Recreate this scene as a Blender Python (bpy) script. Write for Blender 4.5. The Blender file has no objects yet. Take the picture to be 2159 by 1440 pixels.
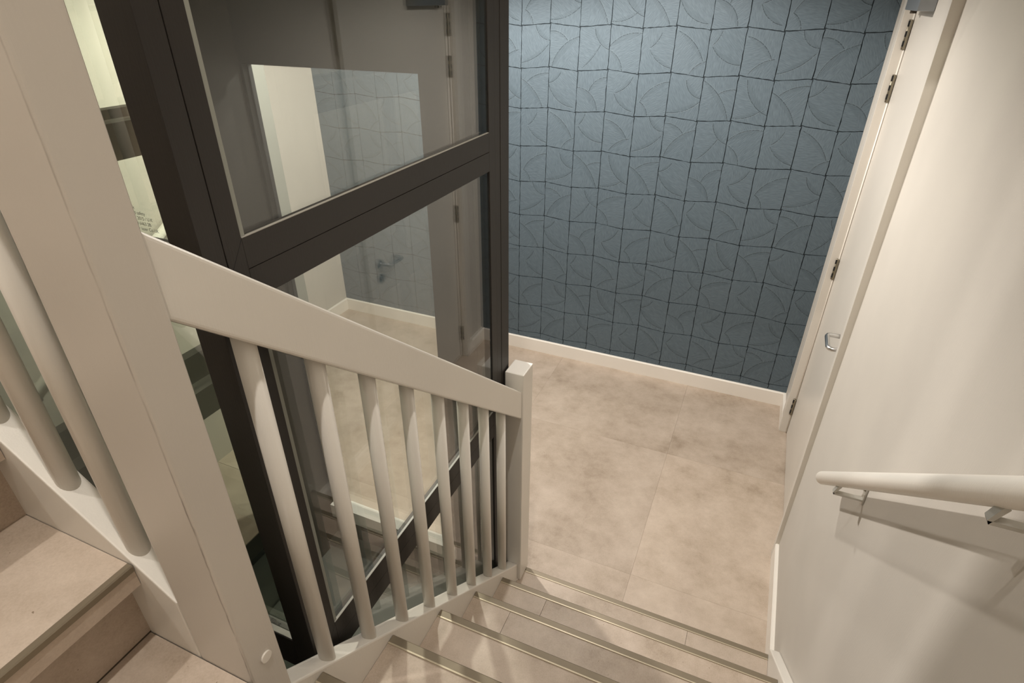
import bpy, bmesh, math, random
from mathutils import Vector, Matrix

random.seed(7)
SC = bpy.context.scene
COL = SC.collection
ZB = 2.35            # height of the camera above the hall floor; heights below are given from the lens

# ---------------------------------------------------------------- camera
cam_d = bpy.data.cameras.new('camera')
cam_d.sensor_fit = 'HORIZONTAL'; cam_d.sensor_width = 36.0
cam_d.lens = 1232.705 * 36.0 / 2159.0
cam_d.clip_start = 0.02
cam = bpy.data.objects.new('camera', cam_d); COL.objects.link(cam)
YAW, PIT, ROL = -0.405407551, 0.532304641, -0.004225091
fw = Vector((math.sin(YAW) * math.cos(PIT), math.cos(YAW) * math.cos(PIT), -math.sin(PIT)))
rt = Vector((math.cos(YAW), -math.sin(YAW), 0)); dn = fw.cross(rt)
c_, s_ = math.cos(ROL), math.sin(ROL)
ax, ay = c_ * rt + s_ * dn, -s_ * rt + c_ * dn
cam.matrix_world = Matrix(((ax.x, -ay.x, -fw.x, 0), (ax.y, -ay.y, -fw.y, 0), (ax.z, -ay.z, -fw.z, ZB), (0, 0, 0, 1)))
SC.camera = cam

# ---------------------------------------------------------------- world, exposure, lamps
w = bpy.data.worlds.new('world'); SC.world = w; w.use_nodes = True
w.node_tree.nodes['Background'].inputs[0].default_value = (0.9, 0.85, 0.8, 1)
w.node_tree.nodes['Background'].inputs[1].default_value = 0.0
SC.view_settings.view_transform = 'Standard'; SC.view_settings.look = 'None'
SC.view_settings.gamma = 1.0; SC.view_settings.use_curve_mapping = False
SC.view_settings.exposure = 0.33
SC.cycles.max_bounces = 8; SC.cycles.diffuse_bounces = 4; SC.cycles.transmission_bounces = 4
SC.cycles.transparent_max_bounces = 18; SC.cycles.glossy_bounces = 4
SC.cycles.sample_clamp_indirect = 6.0
WARM = (1.0, 0.95, 0.885)
CEIL_HALL, CEIL_WELL = 0.40, 2.45      # heights from the lens
# x, y, ceiling height, watts, cone
LAMPS = [(-0.72, 2.75, CEIL_HALL, 54, 165),
         (-1.62, 2.35, CEIL_HALL, 132, 165),
         (-0.16, 0.12, CEIL_WELL, 112, 150),
         (-1.72, -0.25, CEIL_WELL, 92, 150)]

# ---------------------------------------------------------------- materials
def mat(name, color, rough=0.5, metal=0.0, spec=0.5):
    m = bpy.data.materials.new(name); m.use_nodes = True
    b = m.node_tree.nodes['Principled BSDF']
    b.inputs['Base Color'].default_value = (*color, 1); b.inputs['Roughness'].default_value = rough
    b.inputs['Metallic'].default_value = metal; b.inputs['Specular IOR Level'].default_value = spec
    return m

class N:
    """small helper for node graphs"""
    def __init__(s, m): s.t = m.node_tree; s.b = s.t.nodes['Principled BSDF']
    def n(s, k, **kw):
        x = s.t.nodes.new(k)
        for a, v in kw.items(): setattr(x, a, v)
        return x
    def l(s, a, b): s.t.links.new(a, b)
    def math(s, op, a, b=None, c=None):
        x = s.n('ShaderNodeMath', operation=op)
        for i, v in enumerate((a, b, c)):
            if v is None: continue
            if isinstance(v, (int, float)): x.inputs[i].default_value = v
            else: s.l(v, x.inputs[i])
        return x.outputs[0]
    def noise(s, vec, scale, detail=4, rough=0.6):
        x = s.n('ShaderNodeTexNoise'); x.inputs['Scale'].default_value = scale
        x.inputs['Detail'].default_value = detail; x.inputs['Roughness'].default_value = rough
        if vec is not None: s.l(vec, x.inputs['Vector'])
        return x.outputs['Fac']
    def ramp(s, fac, stops):
        x = s.n('ShaderNodeValToRGB'); e = x.color_ramp.elements
        while len(e) < len(stops): e.new(0.5)
        for i, (p, c) in enumerate(stops): e[i].position = p; e[i].color = (*c, 1)
        s.l(fac, x.inputs[0]); return x.outputs[0]
    def mix(s, fac, a, b, mode='MIX'):
        x = s.n('ShaderNodeMix', data_type='RGBA', blend_type=mode)
        for i, v in ((0, fac), (6, a), (7, b)):
            if isinstance(v, (int, float)): x.inputs[i].default_value = v
            elif isinstance(v, tuple): x.inputs[i].default_value = (*v, 1)
            else: s.l(v, x.inputs[i])
        return x.outputs[2]
    def bump(s, h, strength=0.2, dist=0.01):
        x = s.n('ShaderNodeBump'); x.inputs['Strength'].default_value = strength
        x.inputs['Distance'].default_value = dist; s.l(h, x.inputs['Height'])
        s.l(x.outputs[0], s.b.inputs['Normal'])

def paint(name, color, rough=0.38, grain=0.05):
    m = mat(name, color, rough); g = N(m)
    co = g.n('ShaderNodeTexCoord').outputs['Object']
    f = g.noise(co, 3.0, 2)
    c = g.ramp(f, [(0.3, tuple(x * (1 - grain) for x in color)), (0.7, tuple(min(1, x * (1 + grain)) for x in color))])
    g.l(c, g.b.inputs['Base Color'])
    mp = g.n('ShaderNodeMapping'); mp.inputs['Scale'].default_value = (60, 60, 6); g.l(co, mp.inputs['Vector'])
    g.bump(g.noise(mp.outputs[0], 6.0, 1), 0.06, 0.004)
    return m

M = {}
M['plaster'] = paint('wall_paint', (0.57, 0.53, 0.475), 0.75, 0.03)
M['ceiling'] = mat('ceiling_paint', (0.75, 0.72, 0.67), 0.9)
M['white'] = paint('white_gloss_paint', (0.77, 0.73, 0.665), 0.32, 0.03)
M['baseboard'] = paint('baseboard_paint', (0.84, 0.79, 0.72), 0.35, 0.02)
M['door'] = paint('door_paint', (0.67, 0.625, 0.56), 0.35, 0.02)
M['shadow_trim'] = paint('grey_trim_paint', (0.40, 0.38, 0.34), 0.5, 0.03)
M['brown'] = paint('brown_aluminium', (0.019, 0.0150, 0.0120), 0.5, 0.10)
M['pit'] = mat('dark_brown_panel', (0.012, 0.011, 0.009), 0.6, 0, 0.25)
M['pit_floor'] = mat('grey_pit_paint', (0.11, 0.115, 0.10), 0.6)
M['return'] = paint('shaded_wall_paint', (0.27, 0.27, 0.24), 0.6, 0.03)  # wall paint darkened: the shade on the return is put into its colour
M['black'] = mat('black_rubber', (0.01, 0.01, 0.01), 0.7)
M['gasket'] = mat('grey_glazing_gasket', (0.30, 0.31, 0.27), 0.5)
M['lit_edge'] = mat('pale_lit_edge', (0.42, 0.40, 0.36), 0.4)  # pale colour stands in for light catching the gasket edge
M['steel'] = mat('brushed_steel', (0.62, 0.62, 0.62), 0.28, 1.0)
M['silver'] = mat('silver_paint', (0.30, 0.32, 0.34), 0.35, 0.6)
M['bracket'] = mat('satin_bracket_metal', (0.55, 0.53, 0.48), 0.4, 0.5)
M['hinge'] = mat('hinge_metal', (0.28, 0.25, 0.19), 0.42, 0.9)
M['dark'] = mat('dark_joint', (0.06, 0.045, 0.03), 0.8)
M['print'] = mat('black_print', (0.01, 0.01, 0.01), 0.6)
M['sill'] = mat('white_sill', (0.85, 0.82, 0.76), 0.4)
M['seam'] = mat('dark_blue_seam', (0.016, 0.024, 0.030), 0.9)

def post_mat():
    m = paint('tall_post_paint', (0.62, 0.572, 0.512), 0.36, 0.03); g = N(m)
    src = g.b.inputs['Base Color'].links[0].from_socket
    co = g.n('ShaderNodeTexCoord').outputs['Object']
    sp = g.n('ShaderNodeSeparateXYZ'); g.l(co, sp.inputs[0])
    wob = g.math('MULTIPLY', g.math('SUBTRACT', g.noise(co, 9.0, 4), 0.5), 0.010)
    d = g.math('ABSOLUTE', g.math('SUBTRACT', g.math('SUBTRACT', sp.outputs[0], wob), -0.6155))
    near = g.math('LESS_THAN', sp.outputs[1], 0.3395)
    line = g.math('MULTIPLY', g.math('SUBTRACT', 1.0, g.math('SMOOTH_MIN', g.math('DIVIDE', d, 0.0021), 1.0, 0.3)), near)
    patch = g.noise(co, 14.0, 3)
    amt = g.math('MULTIPLY', g.math('MAXIMUM', line, 0.0), g.math('MULTIPLY', g.math('MAXIMUM', g.math('SUBTRACT', patch, 0.30), 0.0), 3.2))
    low = g.math('MINIMUM', g.math('MAXIMUM', g.math('MULTIPLY', g.math('SUBTRACT', 2.25, sp.outputs[2]), 1.4), 0.30), 1.0)
    c = g.mix(g.math('MULTIPLY', amt, low), src, (0.10, 0.075, 0.055))
    g.l(c, g.b.inputs['Base Color'])
    return m
M['post'] = post_mat()

def tile_mat(name, base):
    m = mat(name, base, 0.42); g = N(m)
    geo = g.n('ShaderNodeNewGeometry').outputs['Position']
    oi = g.n('ShaderNodeObjectInfo')
    ad = g.n('ShaderNodeVectorMath', operation='MULTIPLY_ADD'); g.l(oi.outputs['Random'], ad.inputs[0])
    ad.inputs[1].default_value = (13.7, 7.3, 5.1); g.l(geo, ad.inputs[2])
    v = ad.outputs[0]
    big = g.noise(v, 3.2, 5, 0.66); mid = g.noise(v, 11.0, 5, 0.72); fine = g.noise(v, 90.0, 3, 0.6); spk = g.noise(v, 260.0, 2, 0.5)
    f = g.math('ADD', g.math('MULTIPLY', big, 0.50), g.math('ADD', g.math('MULTIPLY', mid, 0.34), g.math('MULTIPLY', spk, 0.16)))
    sc_ = lambda k: tuple(x * y for x, y in zip(base, k))
    c = g.ramp(f, [(0.35, sc_((0.66, 0.63, 0.58))), (0.44, sc_((0.86, 0.845, 0.82))), (0.53, base), (0.64, sc_((1.15, 1.17, 1.19)))])
    c = g.mix(g.math('GREATER_THAN', g.noise(v, 130.0, 1, 0.4), 0.80), c, sc_((0.5, 0.46, 0.40)))
    tone = g.math('MULTIPLY_ADD', oi.outputs['Random'], 0.16, 0.92)
    cm = g.n('ShaderNodeCombineXYZ'); [g.l(tone, cm.inputs[i]) for i in range(3)]
    c = g.mix(1.0, c, cm.outputs[0], 'MULTIPLY')
    g.l(c, g.b.inputs['Base Color'])
    g.l(g.math('MULTIPLY_ADD', fine, 0.18, 0.36), g.b.inputs['Roughness'])
    g.bump(fine, 0.05, 0.003)
    return m
M['tile'] = tile_mat('stone_look_tile', (0.50, 0.408, 0.327))
M['nosing'] = mat('bronze_nosing', (0.22, 0.18, 0.125), 0.45, 0.35)
M['nosing_edge'] = mat('bright_bronze_edge', (0.52, 0.45, 0.33), 0.4, 0.4)

def glass_mat(name='green_tinted_glass', f0=0.045, tint=(0.982, 0.993, 0.975)):
    m = bpy.data.materials.new(name); m.use_nodes = True
    t = m.node_tree; t.nodes.clear(); g = N.__new__(N); g.t = t
    out = g.n('ShaderNodeOutputMaterial'); tr = g.n('ShaderNodeBsdfTransparent'); gl = g.n('ShaderNodeBsdfGlossy')
    tr.inputs[0].default_value = (*tint, 1); gl.inputs['Roughness'].default_value = 0.0
    gl.inputs['Color'].default_value = (1, 1, 1, 1)
    lw = g.n('ShaderNodeLayerWeight'); lw.inputs['Blend'].default_value = 0.5
    f = g.math('MULTIPLY_ADD', g.math('POWER', lw.outputs['Facing'], 4.0), 1 - f0, f0)
    mx = g.n('ShaderNodeMixShader'); g.l(f, mx.inputs[0]); g.l(tr.outputs[0], mx.inputs[1]); g.l(gl.outputs[0], mx.inputs[2])
    g.l(mx.outputs[0], out.inputs[0])
    return m
M['glass'] = glass_mat()
M['door_glass'] = glass_mat('coated_door_glass', 0.07)
M['near_glass'] = glass_mat('reflective_glass', 0.14, (0.885, 0.92, 0.85))

def lamp_mat():
    m = mat('lamp_lens', (1, 0.9, 0.75), 0.4); b = m.node_tree.nodes['Principled BSDF']
    b.inputs['Emission Color'].default_value = (*WARM, 1); b.inputs['Emission Strength'].default_value = 6.0
    return m
M['lamp'] = lamp_mat()

def hide_mat():
    """blue stitched-hide wallpaper: brushed fibres, with sewn arcs given per patch as mesh attributes"""
    m = mat('blue_stitched_hide', (0.09, 0.14, 0.18), 0.62); g = N(m)
    uv = g.n('ShaderNodeUVMap', uv_map='metric').outputs[0]
    tot_line = None; shade = None; h_sum = None; angs = []
    for k in 'ab':
        at = g.n('ShaderNodeAttribute', attribute_name='arc_' + k); ch = g.n('ShaderNodeAttribute', attribute_name='chord_' + k)
        sa = g.n('ShaderNodeSeparateXYZ'); g.l(at.outputs['Vector'], sa.inputs[0])
        sc = g.n('ShaderNodeSeparateXYZ'); g.l(ch.outputs['Vector'], sc.inputs[0])
        su = g.n('ShaderNodeSeparateXYZ'); g.l(uv, su.inputs[0])
        dx = g.math('SUBTRACT', su.outputs[0], sa.outputs[0]); dy = g.math('SUBTRACT', su.outputs[1], sa.outputs[1])
        dist = g.math('SQRT', g.math('ADD', g.math('MULTIPLY', dx, dx), g.math('MULTIPLY', dy, dy)))
        sd = g.math('SUBTRACT', dist, sa.outputs[2])                       # <0 inside the circle
        side = g.math('SUBTRACT', g.math('ADD', g.math('MULTIPLY', su.outputs[0], sc.outputs[0]), g.math('MULTIPLY', su.outputs[1], sc.outputs[1])), sc.outputs[2])
        on = g.math('GREATER_THAN', side, 0.0)
        wid = g.math('SUBTRACT', 1.0, g.math('MINIMUM', g.math('DIVIDE', g.math('ABSOLUTE', sd), 0.0026), 1.0))
        st = g.math('GREATER_THAN', g.noise(uv, 150.0, 1), 0.44)
        line = g.math('MULTIPLY', g.math('MULTIPLY', wid, on), st)
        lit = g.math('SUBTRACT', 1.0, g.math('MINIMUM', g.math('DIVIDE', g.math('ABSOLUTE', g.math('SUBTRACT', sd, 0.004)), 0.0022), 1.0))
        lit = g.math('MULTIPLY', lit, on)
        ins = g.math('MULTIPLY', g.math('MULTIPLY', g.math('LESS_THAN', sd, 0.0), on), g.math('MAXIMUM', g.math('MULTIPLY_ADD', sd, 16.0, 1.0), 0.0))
        tot_line = line if tot_line is None else g.math('MAXIMUM', tot_line, line)
        shade = ins if shade is None else g.math('MAXIMUM', shade, ins)
        h_sum = lit if h_sum is None else g.math('MAXIMUM', h_sum, lit)
        angs.append(g.math('MULTIPLY', g.math('LESS_THAN', sd, 0.0), 1.3 if k == 'a' else -0.9))
    oi = g.n('ShaderNodeObjectInfo').outputs['Random']
    ang = g.math('ADD', g.math('ADD', angs[0], angs[1]), g.math('MULTIPLY_ADD', oi, 1.2, -0.6))
    vr = g.n('ShaderNodeVectorRotate', rotation_type='Z_AXIS'); g.l(uv, vr.inputs['Vector']); g.l(ang, vr.inputs['Angle'])
    mp = g.n('ShaderNodeMapping'); mp.inputs['Scale'].default_value = (240, 26, 1); g.l(vr.outputs[0], mp.inputs['Vector'])
    fib = g.noise(mp.outputs[0], 1.0, 3, 0.6)
    blot = g.noise(g.n('ShaderNodeNewGeometry').outputs['Position'], 5.0, 3)
    c = g.ramp(fib, [(0.25, (0.057, 0.082, 0.103)), (0.75, (0.112, 0.152, 0.182))])
    c = g.mix(g.math('MULTIPLY', blot, 0.35), c, (0.115, 0.148, 0.172))
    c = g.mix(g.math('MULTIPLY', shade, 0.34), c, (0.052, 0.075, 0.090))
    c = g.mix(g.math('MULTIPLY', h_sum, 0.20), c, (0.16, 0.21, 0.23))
    c = g.mix(g.math('MULTIPLY', tot_line, 0.85), c, (0.014, 0.022, 0.028))
    g.l(c, g.b.inputs['Base Color'])
    hh = g.math('SUBTRACT', g.math('MULTIPLY_ADD', h_sum, 0.3, fib), tot_line)
    g.bump(hh, 0.35, 0.004)
    return m
M['hide'] = hide_mat()

# ---------------------------------------------------------------- mesh helpers
def tag(o, label=None, cat=None, group=None, kind=None):
    for k, v in (('label', label), ('category', cat), ('group', group), ('kind', kind)):
        if v: o[k] = v
    return o

def empty(name, loc=(0, 0, 0)):
    o = bpy.data.objects.new(name, None); COL.objects.link(o); o.location = loc; o.empty_display_size = 0.1
    return o

def add_box(bm, x0, x1, y0, y1, z0, z1, bev=0.0, seg=2):
    b = bmesh.new()
    vs = [b.verts.new((x, y, z + ZB)) for x in (x0, x1) for y in (y0, y1) for z in (z0, z1)]
    for f in ((0, 1, 3, 2), (4, 6, 7, 5), (0, 4, 5, 1), (2, 3, 7, 6), (0, 2, 6, 4), (1, 5, 7, 3)):
        b.faces.new([vs[i] for i in f])
    if bev: bmesh.ops.bevel(b, geom=b.edges[:], offset=bev, segments=seg, affect='EDGES', profile=0.6)
    join(bm, b)

def add_prism(bm, pts, axis, a0, a1, bev=0.0, seg=2):
    """pts: outline in the two other axes (in order), extruded along axis from a0 to a1"""
    b = bmesh.new()
    def P(p, a):
        if axis == 'x': return (a, p[0], p[1] + ZB)
        if axis == 'y': return (p[0], a, p[1] + ZB)
        return (p[0], p[1], a + ZB)
    A = [b.verts.new(P(p, a0)) for p in pts]; B = [b.verts.new(P(p, a1)) for p in pts]
    b.faces.new(A); b.faces.new(B[::-1]); n = len(pts)
    for i in range(n): b.faces.new((A[i], B[i], B[(i + 1) % n], A[(i + 1) % n]))
    bmesh.ops.recalc_face_normals(b, faces=b.faces[:])
    if bev: bmesh.ops.bevel(b, geom=[e for e in b.edges], offset=bev, segments=seg, affect='EDGES', profile=0.6)
    join(bm, b)

def add_tube(bm, pts, r, n=16, caps=True, round_end=0.0):
    b = bmesh.new(); pts = [Vector((p[0], p[1], p[2] + ZB)) for p in pts]
    rad = [r] * len(pts)
    if round_end:
        d0 = (pts[0] - pts[1]).normalized(); q = []; rr = []
        for t in (1.0, 0.75, 0.45, 0.0): q.append(pts[0] - d0 * round_end * (1 - t)); rr.append(r * math.sqrt(max(0.06, 1 - t * t)))
        pts = q + pts[1:]; rad = rr + [r] * (len(pts) - len(q))
    rings = []
    for i, p in enumerate(pts):
        if i == 0: d = pts[1] - p
        elif i == len(pts) - 1: d = p - pts[i - 1]
        else: d = (pts[i + 1] - p).normalized() + (p - pts[i - 1]).normalized()
        d.normalize(); u = d.cross(Vector((0, 0, 1)) if abs(d.z) < 0.9 else Vector((1, 0, 0))).normalized(); v = d.cross(u)
        rings.append([b.verts.new(p + rad[i] * (math.cos(2 * math.pi * k / n) * u + math.sin(2 * math.pi * k / n) * v)) for k in range(n)])
    for A, B in zip(rings, rings[1:]):
        for k in range(n):
            f = b.faces.new((A[k], A[(k + 1) % n], B[(k + 1) % n], B[k])); f.smooth = True
    if caps: b.faces.new(rings[0]); b.faces.new(rings[-1][::-1])
    bmesh.ops.recalc_face_normals(b, faces=b.faces[:])
    join(bm, b)

def join(bm, b):
    me = bpy.data.meshes.new('tmp'); b.to_mesh(me); b.free(); bm.from_mesh(me); bpy.data.meshes.remove(me)

def obj(name, bm, material, parent=None):
    me = bpy.data.meshes.new(name); bm.to_mesh(me); bm.free()
    for m in (material if isinstance(material, (list, tuple)) else [material]): me.materials.append(m)
    o = bpy.data.objects.new(name, me); COL.objects.link(o)
    if parent is not None:
        o.parent = parent; o.matrix_parent_inverse = Matrix.Translation(-Vector(parent.location))
    return o

def box(name, m, dims, parent=None, bev=0.0, seg=2):
    bm = bmesh.new(); add_box(bm, *dims, bev=bev, seg=seg); return obj(name, bm, m, parent)

def tube(name, m, pts, r, parent=None, n=16, **k):
    bm = bmesh.new(); add_tube(bm, pts, r, n, **k); return obj(name, bm, m, parent)

def prism(name, m, pts, axis, a0, a1, parent=None, bev=0.0, seg=2):
    bm = bmesh.new(); add_prism(bm, pts, axis, a0, a1, bev, seg); return obj(name, bm, m, parent)

def dup(o, delta, parent):
    c = o.copy(); COL.objects.link(c); c.parent = parent
    c.matrix_parent_inverse = o.matrix_parent_inverse.copy()
    c.location = o.location + Vector(delta)
    return c

def struct(o, label=None):
    o['kind'] = 'structure'
    if label: o['label'] = label
    return o

# ---------------------------------------------------------------- measures (metres, from the lens)
F0 = -ZB                                   # hall floor
YW = 3.62                                  # blue wall
XR = 0.42                                  # right wall
RISE, GO = 0.193, 0.2235
NOSE_Y = lambda k: 1.598 - GO * (k - 1)
NOSE_Z = lambda k: F0 + RISE * k
XS = -0.625                                # right face of the inner stringer
XG = -0.690                                # face of the shaft glass

# ================================================================= the setting
# hall floor: slab below, tiles on top
fl = struct(box('floor', M['dark'], (-3.3, 0.6, 1.70, 3.80, F0 - 0.12, F0 - 0.006)), 'beige stone-look tiled hall floor below the blue wall')
TS = 0.925
def floor_tile(x0, x1, y0, y1):
    x0, x1, y0, y1 = max(x0, -3.30), min(x1, 0.60), y0, min(y1, 3.63)
    if x1 - x0 < 0.02 or y1 - y0 < 0.02: return
    g = 0.00025
    box('tile', M['tile'], (x0 + g, x1 - g, y0 + g, y1 - g, F0 - 0.006, F0), fl)
for i in range(-4, 1):
    xa, xb = -0.20 + TS * i, -0.20 + TS * (i + 1)
    for j in range(-1, 2):
        ya, yb = 1.90 + TS * j, 1.90 + TS * (j + 1)
        if j == -1:
            floor_tile(max(xa, -0.745), xb, 1.50, yb); floor_tile(xa, min(xb, -0.745), 1.701, yb)
        else: floor_tile(xa, xb, ya, yb)
for ya, yb in ((-1.10, -0.10), (-0.10, 0.80), (0.80, 1.699)):
    box('tile', M['tile'], (-2.60, -1.995, ya + 0.0004, yb - 0.0004, F0 - 0.006, F0), fl)
box('floor_slab', M['dark'], (-2.60, -1.995, -1.10, 1.70, F0 - 0.12, F0 - 0.006), fl)
box('floor_slab', M['dark'], (-0.745, 0.6, 1.45, 1.70, F0 - 0.12, F0 - 0.006), fl)

# blue wall with its stitched patches
wb = struct(box('wall_back', M['seam'], (-3.35, 0.75, YW + 0.004, YW + 0.16, F0 - 0.1, CEIL_HALL)), 'blue wall covered in stitched hide patches')
PX, PZ, X0, Z0 = 0.1803, 0.2294, -1.500, -2.2015
ARC = {(0, 0): [((.13, .32), (.45, .64), (1.0, .82)), ((.13, .32), (.32, .19), (.40, 0))],
       (0, 1): [((.50, .88), (.65, .62), (1, .48)), ((0, .12), (.5, .17), (1, .42))],
       (0, 2): [((0, .90), (.52, .58), (.90, .02)), ((.5, .6), (.75, .70), (1, .72))],
       (0, 3): [((.27, .95), (.46, .52), (1, .20)), ((0, .10), (.4, .12), (.8, .30))],
       (1, 0): [((.50, 1), (.65, .76), (1, .65)), ((0, .10), (.45, .22), (.95, .55))],
       (1, 1): [((0, .86), (.35, .82), (.6, .66)), ((.08, .02), (.42, .50), (1, .75))],
       (1, 2): [((.50, .95), (.62, .68), (.98, .48)), ((.15, .05), (.48, .30), (.72, .60))],
       (1, 3): [((0, .55), (.4, .79), (1, .85)), ((.05, .45), (.32, .28), (.45, 0))],
       (2, 0): [((.22, .65), (.5, .80), (1, .88)), ((0, .72), (.50, .42), (.80, .02))],
       (2, 1): [((0, .65), (.25, .74), (.42, .92)), ((0, .62), (.30, .26), (.90, .08))],
       (2, 2): [((.42, .50), (.62, .74), (1, .85)), ((0, .58), (.45, .45), (.72, .05))],
       (2, 3): [((.30, .50), (.6, .62), (.85, .90)), ((.27, .48), (.50, .22), (.90, .08))],
       (3, 0): [((.28, .55), (.46, .67), (.60, .88)), ((.28, .50), (.52, .28), (1, .12))],
       (3, 1): [((.10, .92), (.55, .70), (.90, .30)), ((.55, .02), (.72, .19), (1, .30))],
       (3, 2): [((.12, .65), (.25, .77), (.35, .97)), ((.12, .62), (.45, .36), (1, .25))],
       (3, 3): [((.05, .85), (.5, .70), (.82, .38)), ((.25, .08), (.5, .28), (.88, .40))]}
def circle(p):
    (ax_, ay_), (bx, by), (cx, cy) = [(u * PX, v * PZ) for u, v in p]
    d = 2 * (ax_ * (by - cy) + bx * (cy - ay_) + cx * (ay_ - by))
    ux = ((ax_**2 + ay_**2) * (by - cy) + (bx**2 + by**2) * (cy - ay_) + (cx**2 + cy**2) * (ay_ - by)) / d
    uy = ((ax_**2 + ay_**2) * (cx - bx) + (bx**2 + by**2) * (ax_ - cx) + (cx**2 + cy**2) * (bx - ax_)) / d
    r = math.hypot(ax_ - ux, ay_ - uy)
    nx, ny = -(cy - ay_), (cx - ax_); l = math.hypot(nx, ny); nx, ny = nx / l, ny / l
    if (bx - ax_) * nx + (by - ay_) * ny < 0: nx, ny = -nx, -ny
    return (ux, uy, r), (nx, ny, nx * ax_ + ny * ay_ - 0.0004)
def patch_mesh(b, a, zclip=None, xclip=None):
    """one hide patch, its lower left corner at the origin; odd columns sit a little higher at one side"""
    zl, zr = ((-0.008, 0.008) if a % 2 == 0 else (0.008, -0.008))
    T = 0.0035; ring = []; rnd = random.Random(b * 4 + a)
    cs = [(0, zl), (PX, zr), (PX, PZ + zr), (0, PZ + zl)]
    for k in range(4):
        (xa, za), (xb, zb) = cs[k], cs[(k + 1) % 4]; n = 9
        nx, nz = -(zb - za), (xb - xa); l = math.hypot(nx, nz); nx, nz = nx / l, nz / l
        for i in range(n):
            t = i / n; g = rnd.uniform(0.0006, 0.0034) if i else 0.0052
            ring.append((xa + (xb - xa) * t + nx * g, za + (zb - za) * t + nz * g))
    if zclip is not None: ring = [(x, max(z, zclip)) for x, z in ring]
    if xclip is not None: ring = [(min(max(x, xclip[0]), xclip[1]), z) for x, z in ring]
    vs = [(x, 0, z) for x, z in ring] + [(x, T, z) for x, z in ring]; n = len(ring)
    fs = [tuple(range(n))] + [(i, n + i, n + (i + 1) % n, (i + 1) % n) for i in range(n)]
    me = bpy.data.meshes.new('wall_patch'); me.from_pydata(vs, [], fs)
    ul = me.uv_layers.new(name='metric')
    for lp in me.loops: co = me.vertices[lp.vertex_index].co; ul.data[lp.index].uv = (co.x, co.z)
    for k, arc in zip('ab', ARC[(b, a)]):
        c, ch = circle(arc)
        for nm, v in (('arc_' + k, c), ('chord_' + k, ch)):
            at = me.attributes.new(nm, 'FLOAT_VECTOR', 'POINT')
            for i in range(len(vs)): at.data[i].vector = v
    me.materials.append(M['hide']); return me
cache = {}
for i in range(-9, 11):
    for j in range(-1, 12):
        m4 = i // 4; a = i - 4 * m4
        # c4 carries the lens at rows -0.36..-0.59 (j = 7); the pattern drops two rows every four columns
        b = (7 - j + 2 * (m4 - 1)) % 4
        zc = (F0 + 0.09) - (Z0 + PZ * j) if j == -1 else None
        xc = None
        if X0 + PX * i + PX > XR: xc = (0.0, XR + 0.03 - (X0 + PX * i))
        if X0 + PX * i > XR: continue
        if j == 11 and Z0 + PZ * j > CEIL_HALL: continue
        key = (b, a, zc is not None, xc is not None)
        if key not in cache: cache[key] = patch_mesh(b, a, zc, xc)
        o = bpy.data.objects.new('wall_patch', cache[key]); COL.objects.link(o); o.parent = wb
        o.location = (X0 + PX * i, YW, Z0 + PZ * j + ZB)

# right wall: near part, over the door, far part; the door is set back between them
DY0, DY1, DX = 2.275, 3.345, 0.452
DTOP = 0.10
bm = bmesh.new()
add_box(bm, XR, XR + 0.2, -1.1, DY0, F0 - 0.1, 2.6)
add_box(bm, XR, XR + 0.2, DY0, DY1, DTOP, 2.6)
add_box(bm, XR, XR + 0.2, DY1, YW + 0.1, F0 - 0.1, 2.6)
wr = struct(obj('wall_right', bm, M['plaster']), 'smooth off-white plaster wall along the stairs')
struct(box('wall_front', M['plaster'], (-2.8, XR + 0.1, -1.25, -1.1, F0, 2.6)), 'off-white wall at the back of the landing')
bm = bmesh.new()
add_box(bm, -2.75, -2.60, -1.15, 2.20, F0 - 0.1, 2.6)
wl = struct(obj('wall_left', bm, M['plaster']), 'off-white wall beyond the lift shaft')
struct(box('wall_hall', M['plaster'], (-3.30, -3.115, 2.651, YW + 0.1, F0 - 0.1, CEIL_HALL)), 'off-white hall wall meeting the blue wall')
struct(box('wall_hall_return', M['return'], (-3.2, -2.60, 2.201, 2.65, F0 - 0.1, CEIL_HALL)), 'short return of the hall wall, painted darker to stand in for shade')
struct(box('wall_upper', M['plaster'], (-2.8, XR + 0.1, 1.76, 1.90, CEIL_HALL, 2.6)), 'upper storey wall above the hall ceiling')
bm = bmesh.new()
add_box(bm, -3.4, 0.7, 1.78, YW + 0.2, CEIL_HALL, CEIL_HALL + 0.12)
add_box(bm, -2.8, 0.7, -1.25, 1.78, CEIL_WELL, CEIL_WELL + 0.12)
struct(obj('ceiling', bm, M['ceiling']), 'white ceiling of hall and stairwell')

# baseboards
BH = 0.102
def board_profile(x_wall, sgn, t=0.015):
    return None
struct(prism('baseboard_back', M['baseboard'], [(YW + 0.006, F0), (YW - 0.014, F0), (YW - 0.014, F0 + BH - 0.006), (YW - 0.009, F0 + BH), (YW + 0.006, F0 + BH)], 'x', -3.115, XR), 'painted baseboard under the blue wall')
struct(prism('baseboard_hall', M['baseboard'], [(-3.12, F0), (-3.101, F0), (-3.101, F0 + BH - 0.006), (-3.106, F0 + BH), (-3.12, F0 + BH)], 'y', 2.65, YW - 0.014), 'painted baseboard on the hall wall at the far corner')
bmR = [(XR + 0.004, F0), (XR - 0.015, F0), (XR - 0.015, F0 + BH - 0.006), (XR - 0.010, F0 + BH), (XR + 0.004, F0 + BH)]
struct(prism('baseboard_right', M['baseboard'], bmR, 'y', 1.60, DY0 - 0.004), 'painted baseboard between the bottom step and the white door')
struct(prism('baseboard_corner', M['baseboard'], bmR, 'y', DY1 + 0.002, YW - 0.014), 'short baseboard between the white door and the blue wall')

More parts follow.
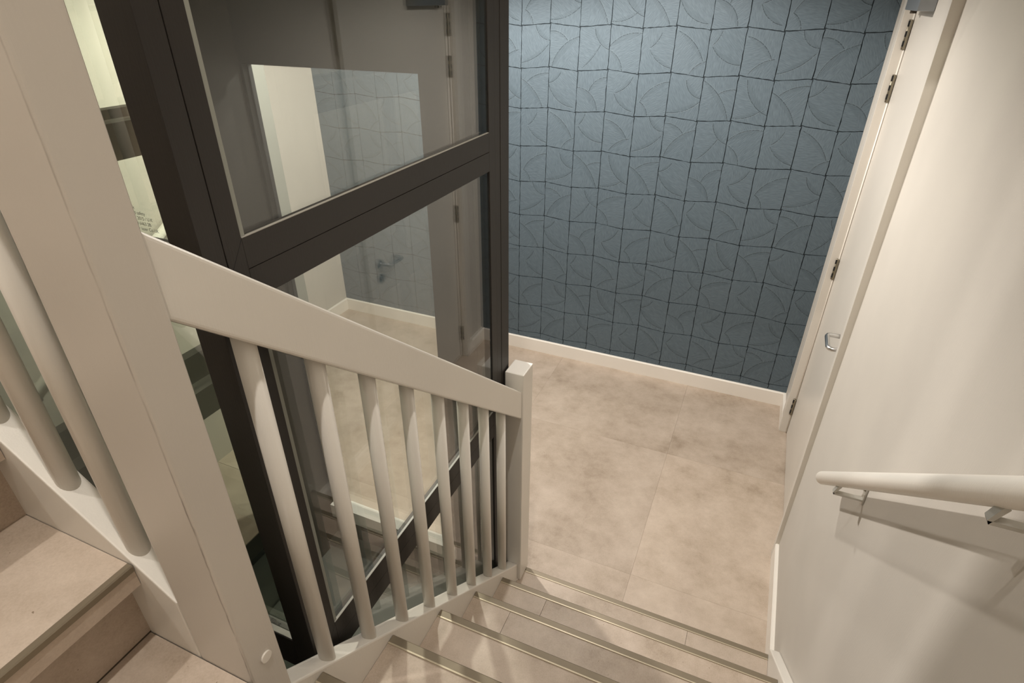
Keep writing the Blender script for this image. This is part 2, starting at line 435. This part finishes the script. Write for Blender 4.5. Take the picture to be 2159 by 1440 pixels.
# ---------------------------------------------------------------- white door in the right wall
d1 = struct(empty('door_1', (DX, 2.8, 0)), 'white flush door with four steel hinges beside the blue wall')
LY0, LY1 = 2.372, 3.318
box('door_leaf', M['door'], (DX, DX + 0.04, LY0, LY1, F0 + 0.006, DTOP - 0.045), d1, 0.0015, 1)
bm = bmesh.new()
add_box(bm, 0.406, DX + 0.10, LY1 + 0.006, DY1 + 0.055, F0, DTOP, 0.002)
add_prism(bm, [(DX + 0.10, F0), (0.4045, F0), (0.387, 0.0), (0.387, DTOP), (DX + 0.10, DTOP)], 'y', DY0 - 0.007, DY0 + 0.028, 0.002)
add_box(bm, DX - 0.008, DX + 0.10, DY0 + 0.020, LY0 - 0.003, F0, DTOP)
add_box(bm, 0.406, DX + 0.10, DY0, DY1, DTOP - 0.042, DTOP, 0.002)
obj('door_frame', bm, M['door'], d1)
box('door_stop', M['door'], (DX + 0.028, DX + 0.10, LY0 - 0.01, LY1 + 0.01, DTOP - 0.06, DTOP - 0.03), d1)
bb = bmesh.new(); add_tube(bb, [(DX - 0.004, LY1 + 0.0035, F0 + 0.002), (DX - 0.004, LY1 + 0.0035, DTOP - 0.045)], 0.0042, 10); obj('door_bead', bb, M['baseboard'], d1)
hinge0 = None
for zc in (-2.148, -1.240, -0.352, -0.135):
    L = 0.116
    if hinge0 is None:
        bm = bmesh.new()
        y = LY1 + 0.003
        add_box(bm, DX - 0.0125, DX - 0.004, y - 0.013, y + 0.011, zc - L / 2, zc + L / 2, 0.001, 1)
        add_tube(bm, [(DX - 0.013, y, zc - L / 2), (DX - 0.013, y, zc + L / 2)], 0.0055, 12)
        hinge0 = obj('hinge', bm, M['hinge'], d1); hz = zc
        pins = bmesh.new()
        for q in (-0.046, -0.008, 0.032): add_box(pins, DX - 0.0195, DX - 0.0060, y - 0.0072, y - 0.0030, zc + q, zc + q + 0.022)
        pin0 = obj('knuckle_slots', pins, M['black'], hinge0)
    else:
        h = dup(hinge0, (0, 0, zc - hz), d1)
        p = pin0.copy(); COL.objects.link(p); p.parent = h
# lever handle with rosette and key rosette
HY, HZ = 2.440, -1.258
lv = bmesh.new()
add_tube(lv, [(DX, HY, HZ), (DX - 0.050, HY, HZ), (DX - 0.060, HY + 0.005, HZ), (DX - 0.065, HY + 0.018, HZ), (DX - 0.065, HY + 0.112, HZ), (DX - 0.060, HY + 0.126, HZ), (DX - 0.050, HY + 0.131, HZ), (DX - 0.014, HY + 0.131, HZ)], 0.0098, 14)
lever = obj('lever_handle', lv, M['steel'], d1)
rs = bmesh.new(); add_tube(rs, [(DX + 0.001, HY, HZ), (DX - 0.009, HY, HZ)], 0.026, 24)
obj('rosette', rs, M['steel'], lever)
ks = bmesh.new(); add_tube(ks, [(DX + 0.001, HY, HZ - 0.085), (DX - 0.007, HY, HZ - 0.085)], 0.026, 24)
kr = obj('key_rosette', ks, M['steel'], d1)
kh = bmesh.new(); add_box(kh, DX - 0.0085, DX - 0.0065, HY - 0.004, HY + 0.004, HZ - 0.098, HZ - 0.076, 0.001, 1)
obj('keyhole', kh, M['black'], kr)
# overhead closer
cl = box('door_closer', M['silver'], (DX - 0.058, DX - 0.001, 2.90, 3.235, -0.040, 0.030), d1, 0.004)
ca = bmesh.new(); add_tube(ca, [(DX - 0.030, 3.19, -0.052), (DX - 0.030, 3.19, -0.038)], 0.012, 14); obj('closer_spindle', ca, M['dark'], cl)

# ================================================================= lower stairs
st = tag(empty('staircase', (-0.1, 1.0, 0)), 'lower flight of beige tiled steps with bronze nosings going down to the hall', 'stairs')
XL, XT = XS, 0.383
SEAMS = {1: [0.085], 2: [-0.432], 3: [-0.485], 4: [0.04], 5: [-0.33], 6: [0.12]}
def step(k, parent, x0, x1, back):
    y1, z1 = NOSE_Y(k), NOSE_Z(k)
    t = box('tread', M['dark'], (x0, x1, back, y1 - 0.006, z1 - 0.048, z1 - 0.003), parent)
    xs = [x0] + SEAMS.get(k, []) + [x1]
    for a, b in zip(xs, xs[1:]):
        bm = bmesh.new(); g = 0.0006
        add_box(bm, a + g, b - g, back, y1 - 0.021, z1 - 0.004, z1)
        add_box(bm, a + g, b - g, y1 - 0.006, y1 - 0.002, z1 - 0.048, z1 - 0.014)
        obj('tile', bm, M['tile'], t)
    nb = bmesh.new()
    add_prism(nb, [(y1 - 0.021, z1 + 0.0012), (y1 - 0.002, z1 + 0.0016), (y1 + 0.001, z1 - 0.001), (y1 + 0.001, z1 - 0.013), (y1 - 0.004, z1 - 0.013), (y1 - 0.004, z1 - 0.004), (y1 - 0.021, z1 - 0.004)], 'x', x0 + 0.001, x1 - 0.001)
    no = obj('nosing', nb, M['nosing'], t)
    box('nosing_edge', M['nosing_edge'], (x0 + 0.001, x1 - 0.001, y1 - 0.0245, y1 - 0.0205, z1 - 0.002, z1 + 0.0026), t)
    return t
for k in range(1, 7):
    step(k, st, XL, XT, NOSE_Y(k + 1) - 0.02)
    ry = NOSE_Y(k) - 0.045
    box('riser', M['tile'], (XL, XT, ry - 0.018, ry, NOSE_Z(k - 1) , NOSE_Z(k) - 0.048), st)
# stringers: sloping board with its top edge parallel to the pitch
SL = 0.8435
ztop = lambda y: -2.032 + SL * (1.491 - y)
prism('inner_stringer', M['white'], [(0.402, ztop(0.402)), (1.524, ztop(1.524)), (1.524, F0 + 0.0), (1.40, F0 + 0.0), (0.402, ztop(0.402) - 0.34)], 'x', XS - 0.044, XS, st, 0.004)
zt2 = lambda y: -2.127 + 0.985 * (1.606 - y)
zt2 = lambda y: NOSE_Z(1) + 0.026 + (RISE / GO) * (1.606 - y)
prism('wall_stringer', M['white'], [(0.25, zt2(0.25)), (1.606, zt2(1.606)), (1.606, F0), (1.45, F0), (0.25, zt2(0.25) - 0.34)], 'x', XT, XR - 0.001, st, 0.004)

# landing at the top of the lower flight
ld = struct(box('floor_landing', M['dark'], (-0.90, XR, -1.10, 0.235, NOSE_Z(7) - 0.2, NOSE_Z(7) - 0.004)), 'tiled quarter landing between the two flights')
box('floor_fill', M['dark'], (-0.90, -0.737, 0.235, 0.337, NOSE_Z(7) - 0.2, NOSE_Z(7) - 0.004), ld)
for x0, x1, y0, y1 in ((-0.90, -0.6265, -1.10, 0.3370), (-0.6255, 0.42, -1.10, 0.236)):
    if x0 < -0.7:
        box('tile', M['tile'], (x0, x1, y0, 0.3365, NOSE_Z(7) - 0.004, NOSE_Z(7)), ld)
    else: box('tile', M['tile'], (x0, x1, y0, y1, NOSE_Z(7) - 0.004, NOSE_Z(7)), ld)
y7 = NOSE_Y(7)
box('nosing', M['nosing'], (XS, XT, y7 - 0.021, y7 + 0.001, NOSE_Z(7) - 0.012, NOSE_Z(7) + 0.002), ld)
box('riser', M['tile'], (XS, XT, y7 - 0.063, y7 - 0.045, NOSE_Z(6), NOSE_Z(7) - 0.012), ld)

# ================================================================= upper stairs, climbing to the left
us = tag(empty('staircase', (-1.2, 0, 0)), 'upper flight of beige tiled steps climbing to the left of the tall white post', 'stairs')
YF = 0.338
AX, AGO = -0.811, 0.2255
UZ = lambda k: -0.795 + RISE * k
for k in range(0, 5):
    xn = AX - AGO * k; z1 = UZ(k)
    t = box('tread', M['dark'], (xn - AGO - 0.05, xn - 0.006, -0.75, YF, z1 - 0.047, z1 - 0.003), us)
    bm = bmesh.new()
    add_box(bm, xn - AGO - 0.05, xn - 0.012, -0.75, YF - 0.001, z1 - 0.004, z1)
    add_box(bm, xn - 0.006, xn - 0.002, -0.75, YF - 0.001, z1 - 0.047, z1 - 0.012)
    obj('tile', bm, M['tile'], t)
    nb = bmesh.new()
    add_prism(nb, [(xn - 0.012, z1 + 0.0005), (xn - 0.001, z1 + 0.0018), (xn + 0.001, z1 - 0.0005), (xn + 0.001, z1 - 0.011), (xn - 0.012, z1 - 0.011)], 'y', -0.75, YF - 0.0015)
    obj('nosing', nb, M['nosing'], t)
    lo = UZ(k - 1) if k else NOSE_Z(7)
    box('riser', M['tile'], (xn - 0.065, xn - 0.047, -0.75, YF, lo, z1 - 0.047), us)
    if k == 0: box('riser_joint', M['dark'], (xn - 0.05, xn - 0.0469, -0.75, YF, lo, lo + 0.004), us)
zu = lambda x: -0.854 + 0.8345 * (-0.732 - x)
prism('outer_stringer', M['white'], [(-0.736, zu(-0.736)), (-2.1, zu(-2.1)), (-2.1, zu(-2.1) - 0.42), (-1.05, -1.12), (-0.736, -1.12)], 'y', YF, YF + 0.044, us, 0.003)

# ================================================================= tall white post on the landing corner
tp = tag(empty('newel_post', (-0.673, 0.37, 1.0)), 'tall white square post with a dirty crack down its edge, nearest the camera', 'post')
box('post_shaft', M['post'], (-0.735, -0.611, YF, 0.401, -1.42, 1.6), tp, 0.005, 3)
pc = bmesh.new(); add_tube(pc, [(-0.6115, 0.371, -0.963), (-0.6095, 0.371, -0.963), (-0.6075, 0.371, -0.963)], 0.0105, 20); obj('cover_cap', pc, M['baseboard'], tp)

# ================================================================= railing of the lower flight
rl = tag(empty('stair_railing', (-0.65, 1.0, 0)), 'white railing with a broad sloping handrail and eight round spindles along the lower flight', 'railing')
np_ = bmesh.new()
add_box(np_, -0.6805, -0.611, 1.525, 1.613, F0 + RISE + 0.0005, -1.103, 0.004)
nw = obj('newel_post', np_, M['white'], rl)
hz = lambda y: -0.223 - 0.8462 * (y - 0.404)
prism('handrail', M['white'], [(0.402, hz(0.402)), (1.526, hz(1.526)), (1.526, hz(1.526) - 0.116), (0.402, hz(0.402) - 0.113)], 'x', -0.664, -0.6165, rl, 0.006, 3)
for i in range(8):
    y = 0.517 + 0.1279 * i
    tube('baluster', M['white'], [(-0.646, y, ztop(y) - 0.014), (-0.646, y, hz(y) - 0.098)], 0.0165, rl, 24)

# railing of the upper flight
ru = tag(empty('stair_railing', (-1.2, 0.36, 1.4)), 'white round spindles standing on the sloping board of the upper flight', 'railing')
hu = lambda x: 0.065 + 0.8345 * (-0.735 - x)
prism('handrail', M['white'], [(-0.736, hu(-0.736)), (-2.1, hu(-2.1)), (-2.1, hu(-2.1) - 0.113), (-0.736, hu(-0.736) - 0.113)], 'y', YF + 0.002, YF + 0.044, ru, 0.006, 3)
for i in range(10):
    x = -0.823 - 0.1185 * i
    tube('baluster', M['white'], [(x, 0.362, zu(x) - 0.02), (x, 0.362, hu(x) - 0.09)], 0.0165, ru, 24)

# ================================================================= handrail on the right wall
wh = tag(empty('wall_handrail', (0.36, 1.2, 1.1)), 'slim white round handrail on steel brackets along the right wall', 'handrail')
RX = 0.355
ry0, rz0 = 1.628, -1.287
rz = lambda y: rz0 + 0.847 * (ry0 - y)
tube('rail', M['white'], [(RX, ry0, rz0), (RX, -0.7, rz(-0.7))], 0.0205, wh, 28, round_end=0.012)
def bracket(yb):
    zr = rz(yb)
    bm = bmesh.new()
    add_box(bm, XR - 0.0045, XR, yb - 0.013, yb + 0.013, zr - 0.060, zr - 0.000, 0.0015, 1)
    add_prism(bm, [(XR - 0.003, zr - 0.046), (XR - 0.003, zr - 0.052), (RX - 0.008, zr - 0.052), (RX - 0.011, zr - 0.046)], 'y', yb - 0.007, yb + 0.007)
    add_prism(bm, [(RX - 0.011, zr - 0.046), (RX - 0.008, zr - 0.052), (RX + 0.006, zr - 0.022), (RX, zr - 0.018), (RX - 0.004, zr - 0.026)], 'y', yb - 0.007, yb + 0.007)
    o = obj('bracket', bm, M['bracket'], wh)
    sb = bmesh.new(); add_tube(sb, [(XR - 0.004, yb, zr - 0.012), (XR - 0.009, yb, zr - 0.012)], 0.006, 12); obj('screw', sb, M['hinge'], o)
bracket(1.42); bracket(0.72)

# ================================================================= glazed lift shaft
ls = tag(empty('lift_shaft', (-1.2, 1.0, 0)), 'glazed lift shaft with dark brown aluminium frame standing inside the stairs', 'lift shaft')
FX = -0.686                       # face of the frame on the stair side
ZT, ZBOT = 2.3, F0 - 0.15
BR = M['brown']
def fbox(name, *d, bev=0.0006): return box(name, BR, d, ls, bev, 1)
# corner posts on the stair side
fbox('corner_post', -0.745, FX, 0.520, 0.556, ZBOT, ZT)
fbox('stile', FX - 0.05, FX, 0.5575, 0.5915, ZBOT, ZT)
fbox('stile', FX - 0.05, FX, 1.440, 1.4775, ZBOT, ZT)
fbox('stile', FX - 0.05, FX - 0.001, 1.4790, 1.5115, ZBOT, ZT)
fbox('corner_post', -0.745, FX, 1.5130, 1.5695, ZBOT, ZT)
# rails on the stair side, two profiles each
RZ = [(-0.3065, -0.3548), (-0.3557, -0.4060), (-1.2190, -1.2723), (-1.2732, -1.3270)]
for a, b in RZ: fbox('rail', FX - 0.017, FX, 0.5915, 1.440, b, a)
PAN = [(RZ[0][0], ZT), (RZ[2][0], RZ[1][1]), (ZBOT, RZ[3][1])]
for a, b in PAN:
    p = box('glass_pane', M['glass'], (XG - 0.010, XG, 0.5915, 1.440, a, b), ls)
    box('gasket', M['gasket'], (XG - 0.016, XG + 0.0015, 0.5916, 0.6005, a + 0.001, b - 0.001), p)
    box('lit_gasket_edge', M['lit_edge'], (XG - 0.002, FX - 0.0004, 0.5925, 1.4395, a + 0.0002, a + 0.0014), p)  # thin pale strip added as the lit line along the pane's bottom
    box('gasket', M['black'], (XG - 0.016, XG + 0.001, 1.4375, 1.4399, a + 0.003, b - 0.001), p)
# mitred corners of the frame
for ya, za, yb, zb_ in ((0.5915, -0.3065, 0.5580, -0.3548), (0.5915, -1.2190, 0.5580, -1.2723)):
    dy, dz = yb - ya, zb_ - za; l_ = math.hypot(dy, dz); ny_, nz_ = -dz / l_ * 0.0005, dy / l_ * 0.0005
    prism('mitre_joint', M['black'], [(ya + ny_, za + nz_), (yb + ny_, zb_ + nz_), (yb - ny_, zb_ - nz_), (ya - ny_, za - nz_)], 'x', FX - 0.002, FX + 0.0002, ls)
# near face
fbox('stile', -1.75, -1.70, 0.520, 0.57, ZBOT, ZT)
for a, b in ((-0.3065, -0.4060), (-1.2200, -1.3230)): fbox('rail', -1.70, -0.745, 0.520, 0.546, b, a)
for a, b in ((-0.3065, ZT), (-1.2200, -0.4060), (ZBOT, -1.3230)):
    p = box('glass_pane', M['near_glass'], (-1.70, -0.745, 0.535, 0.543, a, b), ls)
    box('lit_gasket_edge', M['lit_edge'], (-1.699, -0.746, 0.522, 0.534, a + 0.0002, a + 0.0022), p)
# left face: inner frame and a second frame behind it
for nm, xa, xb in (('inner', -1.76, -1.70), ('outer', -1.97, -1.925)):
    for a, b in ((-0.3065, -0.4060), (-1.2200, -1.3350)): fbox('rail', xa, xb, 0.57, 1.42, b, a)
    fbox('stile', xa, xb, 1.42, 1.552, ZBOT, ZT)
fbox('side_panel', -1.99, -1.737, 1.5535, 1.70, ZBOT, ZT)
fbox('stile', -1.97, -1.925, 0.520, 0.57, ZBOT, ZT)
for a, b in ((-0.3065, ZT), (-1.2200, -0.4060), (ZBOT, -1.3350)):
    box('glass_pane', M['glass'], (-1.735, -1.725, 0.57, 1.42, a, b), ls)
# far side: dark panels around the landing door opening
OX0, OX1, OT, OB = -1.725, -1.026, -0.2005, -2.357
box('side_panel', M['pit'], (OX1, -0.752, 1.66, 1.70, ZBOT, ZT), ls)
box('side_panel', M['pit'], (-0.790, -0.752, 1.571, 1.66, ZBOT, ZT), ls)
box('head_panel', M['pit'], (OX0, OX1, 1.66, 1.70, OT, ZT), ls)
box('side_panel', M['pit'], (-1.76, OX0, 1.66, 1.70, ZBOT, ZT), ls)
box('pit_panel', M['pit'], (OX0, OX1, 1.66, 1.699, ZBOT, F0 - 0.003), ls)
box('pit_floor', M['pit_floor'], (-1.99, FX - 0.06, 0.53, 1.70, ZBOT - 0.04, ZBOT), ls)
# landing door: glass leaf with a white bottom rail
d2 = struct(empty('door_2', (-1.375, 1.69, 0)), 'clear glass landing door with a white bottom rail on the far side of the lift shaft')
box('glass_pane', M['door_glass'], (OX0 + 0.004, OX1 - 0.002, 1.684, 1.692, -2.262, OT - 0.004), d2)
prism('bottom_rail', M['sill'], [(OX0 + 0.004, 1.699), (OX1, 1.690), (OX1 + 0.036, 1.632), (OX0 + 0.004, 1.632)], 'z', -2.350, -2.268, d2)
box('edge_strip', M['black'], (OX0 + 0.001, OX0 + 0.006, 1.680, 1.697, F0, OT - 0.002), d2)

# safety mark printed on the panes: small black lettering
def lettering(lines, origin, xdir, zdir, size, gap, parent, indent):
    for s, ind in zip(lines, indent):
        cu = bpy.data.curves.new('safety_mark', 'FONT'); cu.body = s; cu.size = size
        t = bpy.data.objects.new('safety_mark', cu); COL.objects.link(t)
        bpy.context.view_layer.update()
        me = bpy.data.meshes.new_from_object(t.evaluated_get(bpy.context.evaluated_depsgraph_get()))
        COL.objects.unlink(t); bpy.data.objects.remove(t)
        X, Z = Vector(xdir), Vector(zdir); k = lines.index(s)
        o0 = Vector(origin) + X * ind - Z * gap * k
        for v in me.vertices: v.co = o0 + X * v.co.x + Z * v.co.y + Vector((0, 0, ZB))
        me.materials.append(M['print'])
        o = bpy.data.objects.new('safety_mark', me); COL.objects.link(o); o.parent = parent
        o.matrix_parent_inverse = Matrix.Translation(-Vector(parent.location))
TXT = ['oak', 'ced safety', '1 2015 / U.K', 'ed 6463 2B', 'er laser Co UK']
IND = [0.0, 0.0, 0.004, 0.002, 0.003]
for zz in (-0.262, -1.192):
    lettering(TXT, (-0.826, 0.5345, zz), (1, 0, 0), (0, 0, 1), 0.0070, 0.0078, ls, IND)

# handrail on the far left wall, seen through the shaft
wh2 = tag(empty('wall_handrail', (-2.55, 1.2, 1.0)), 'white round handrail on the wall beyond the lift shaft', 'handrail')
tube('rail', M['white'], [(-2.54, 0.55, -1.66), (-2.54, 1.9, -0.87)], 0.021, wh2, 20)
for yb in (1.02, 1.7):
    zz = -1.66 + (yb - 0.55) * 0.585
    bm = bmesh.new(); add_box(bm, -2.60, -2.595, yb - 0.012, yb + 0.012, zz - 0.06, zz, 0.001, 1); add_box(bm, -2.598, -2.54, yb - 0.008, yb + 0.008, zz - 0.052, zz - 0.046); add_box(bm, -2.546, -2.534, yb - 0.008, yb + 0.008, zz - 0.05, zz - 0.01)
    obj('bracket', bm, M['steel'], wh2)

# ================================================================= ceiling lamps (the light of the place)
SPOT_LABEL = ['round recessed ceiling lamp in the hall near the white door', 'round recessed ceiling lamp in the hall before the lift door',
              'round recessed ceiling lamp high above the landing', 'round recessed ceiling lamp high above the upper flight']
for (x, y, z, wts, cone), lab in zip(LAMPS, SPOT_LABEL):
    dl = tag(empty('ceiling_lamp', (x, y, z + ZB)), lab, 'lamp', 'recessed ceiling lamps')
    rg = bmesh.new(); add_tube(rg, [(x, y, z), (x, y, z - 0.008)], 0.055, 28); obj('trim_ring', rg, M['white'], dl)
    le = bmesh.new(); add_tube(le, [(x, y, z - 0.0085), (x, y, z - 0.012)], 0.038, 24); obj('lens', le, M['lamp'], dl)
    L = bpy.data.lights.new('ceiling_lamp_light', 'SPOT'); L.energy = wts; L.color = WARM
    L.spot_size = math.radians(cone); L.spot_blend = 0.35; L.shadow_soft_size = 0.035
    lo = bpy.data.objects.new('ceiling_lamp_light', L); COL.objects.link(lo); lo.parent = dl; lo.location = (0, 0, -0.05)
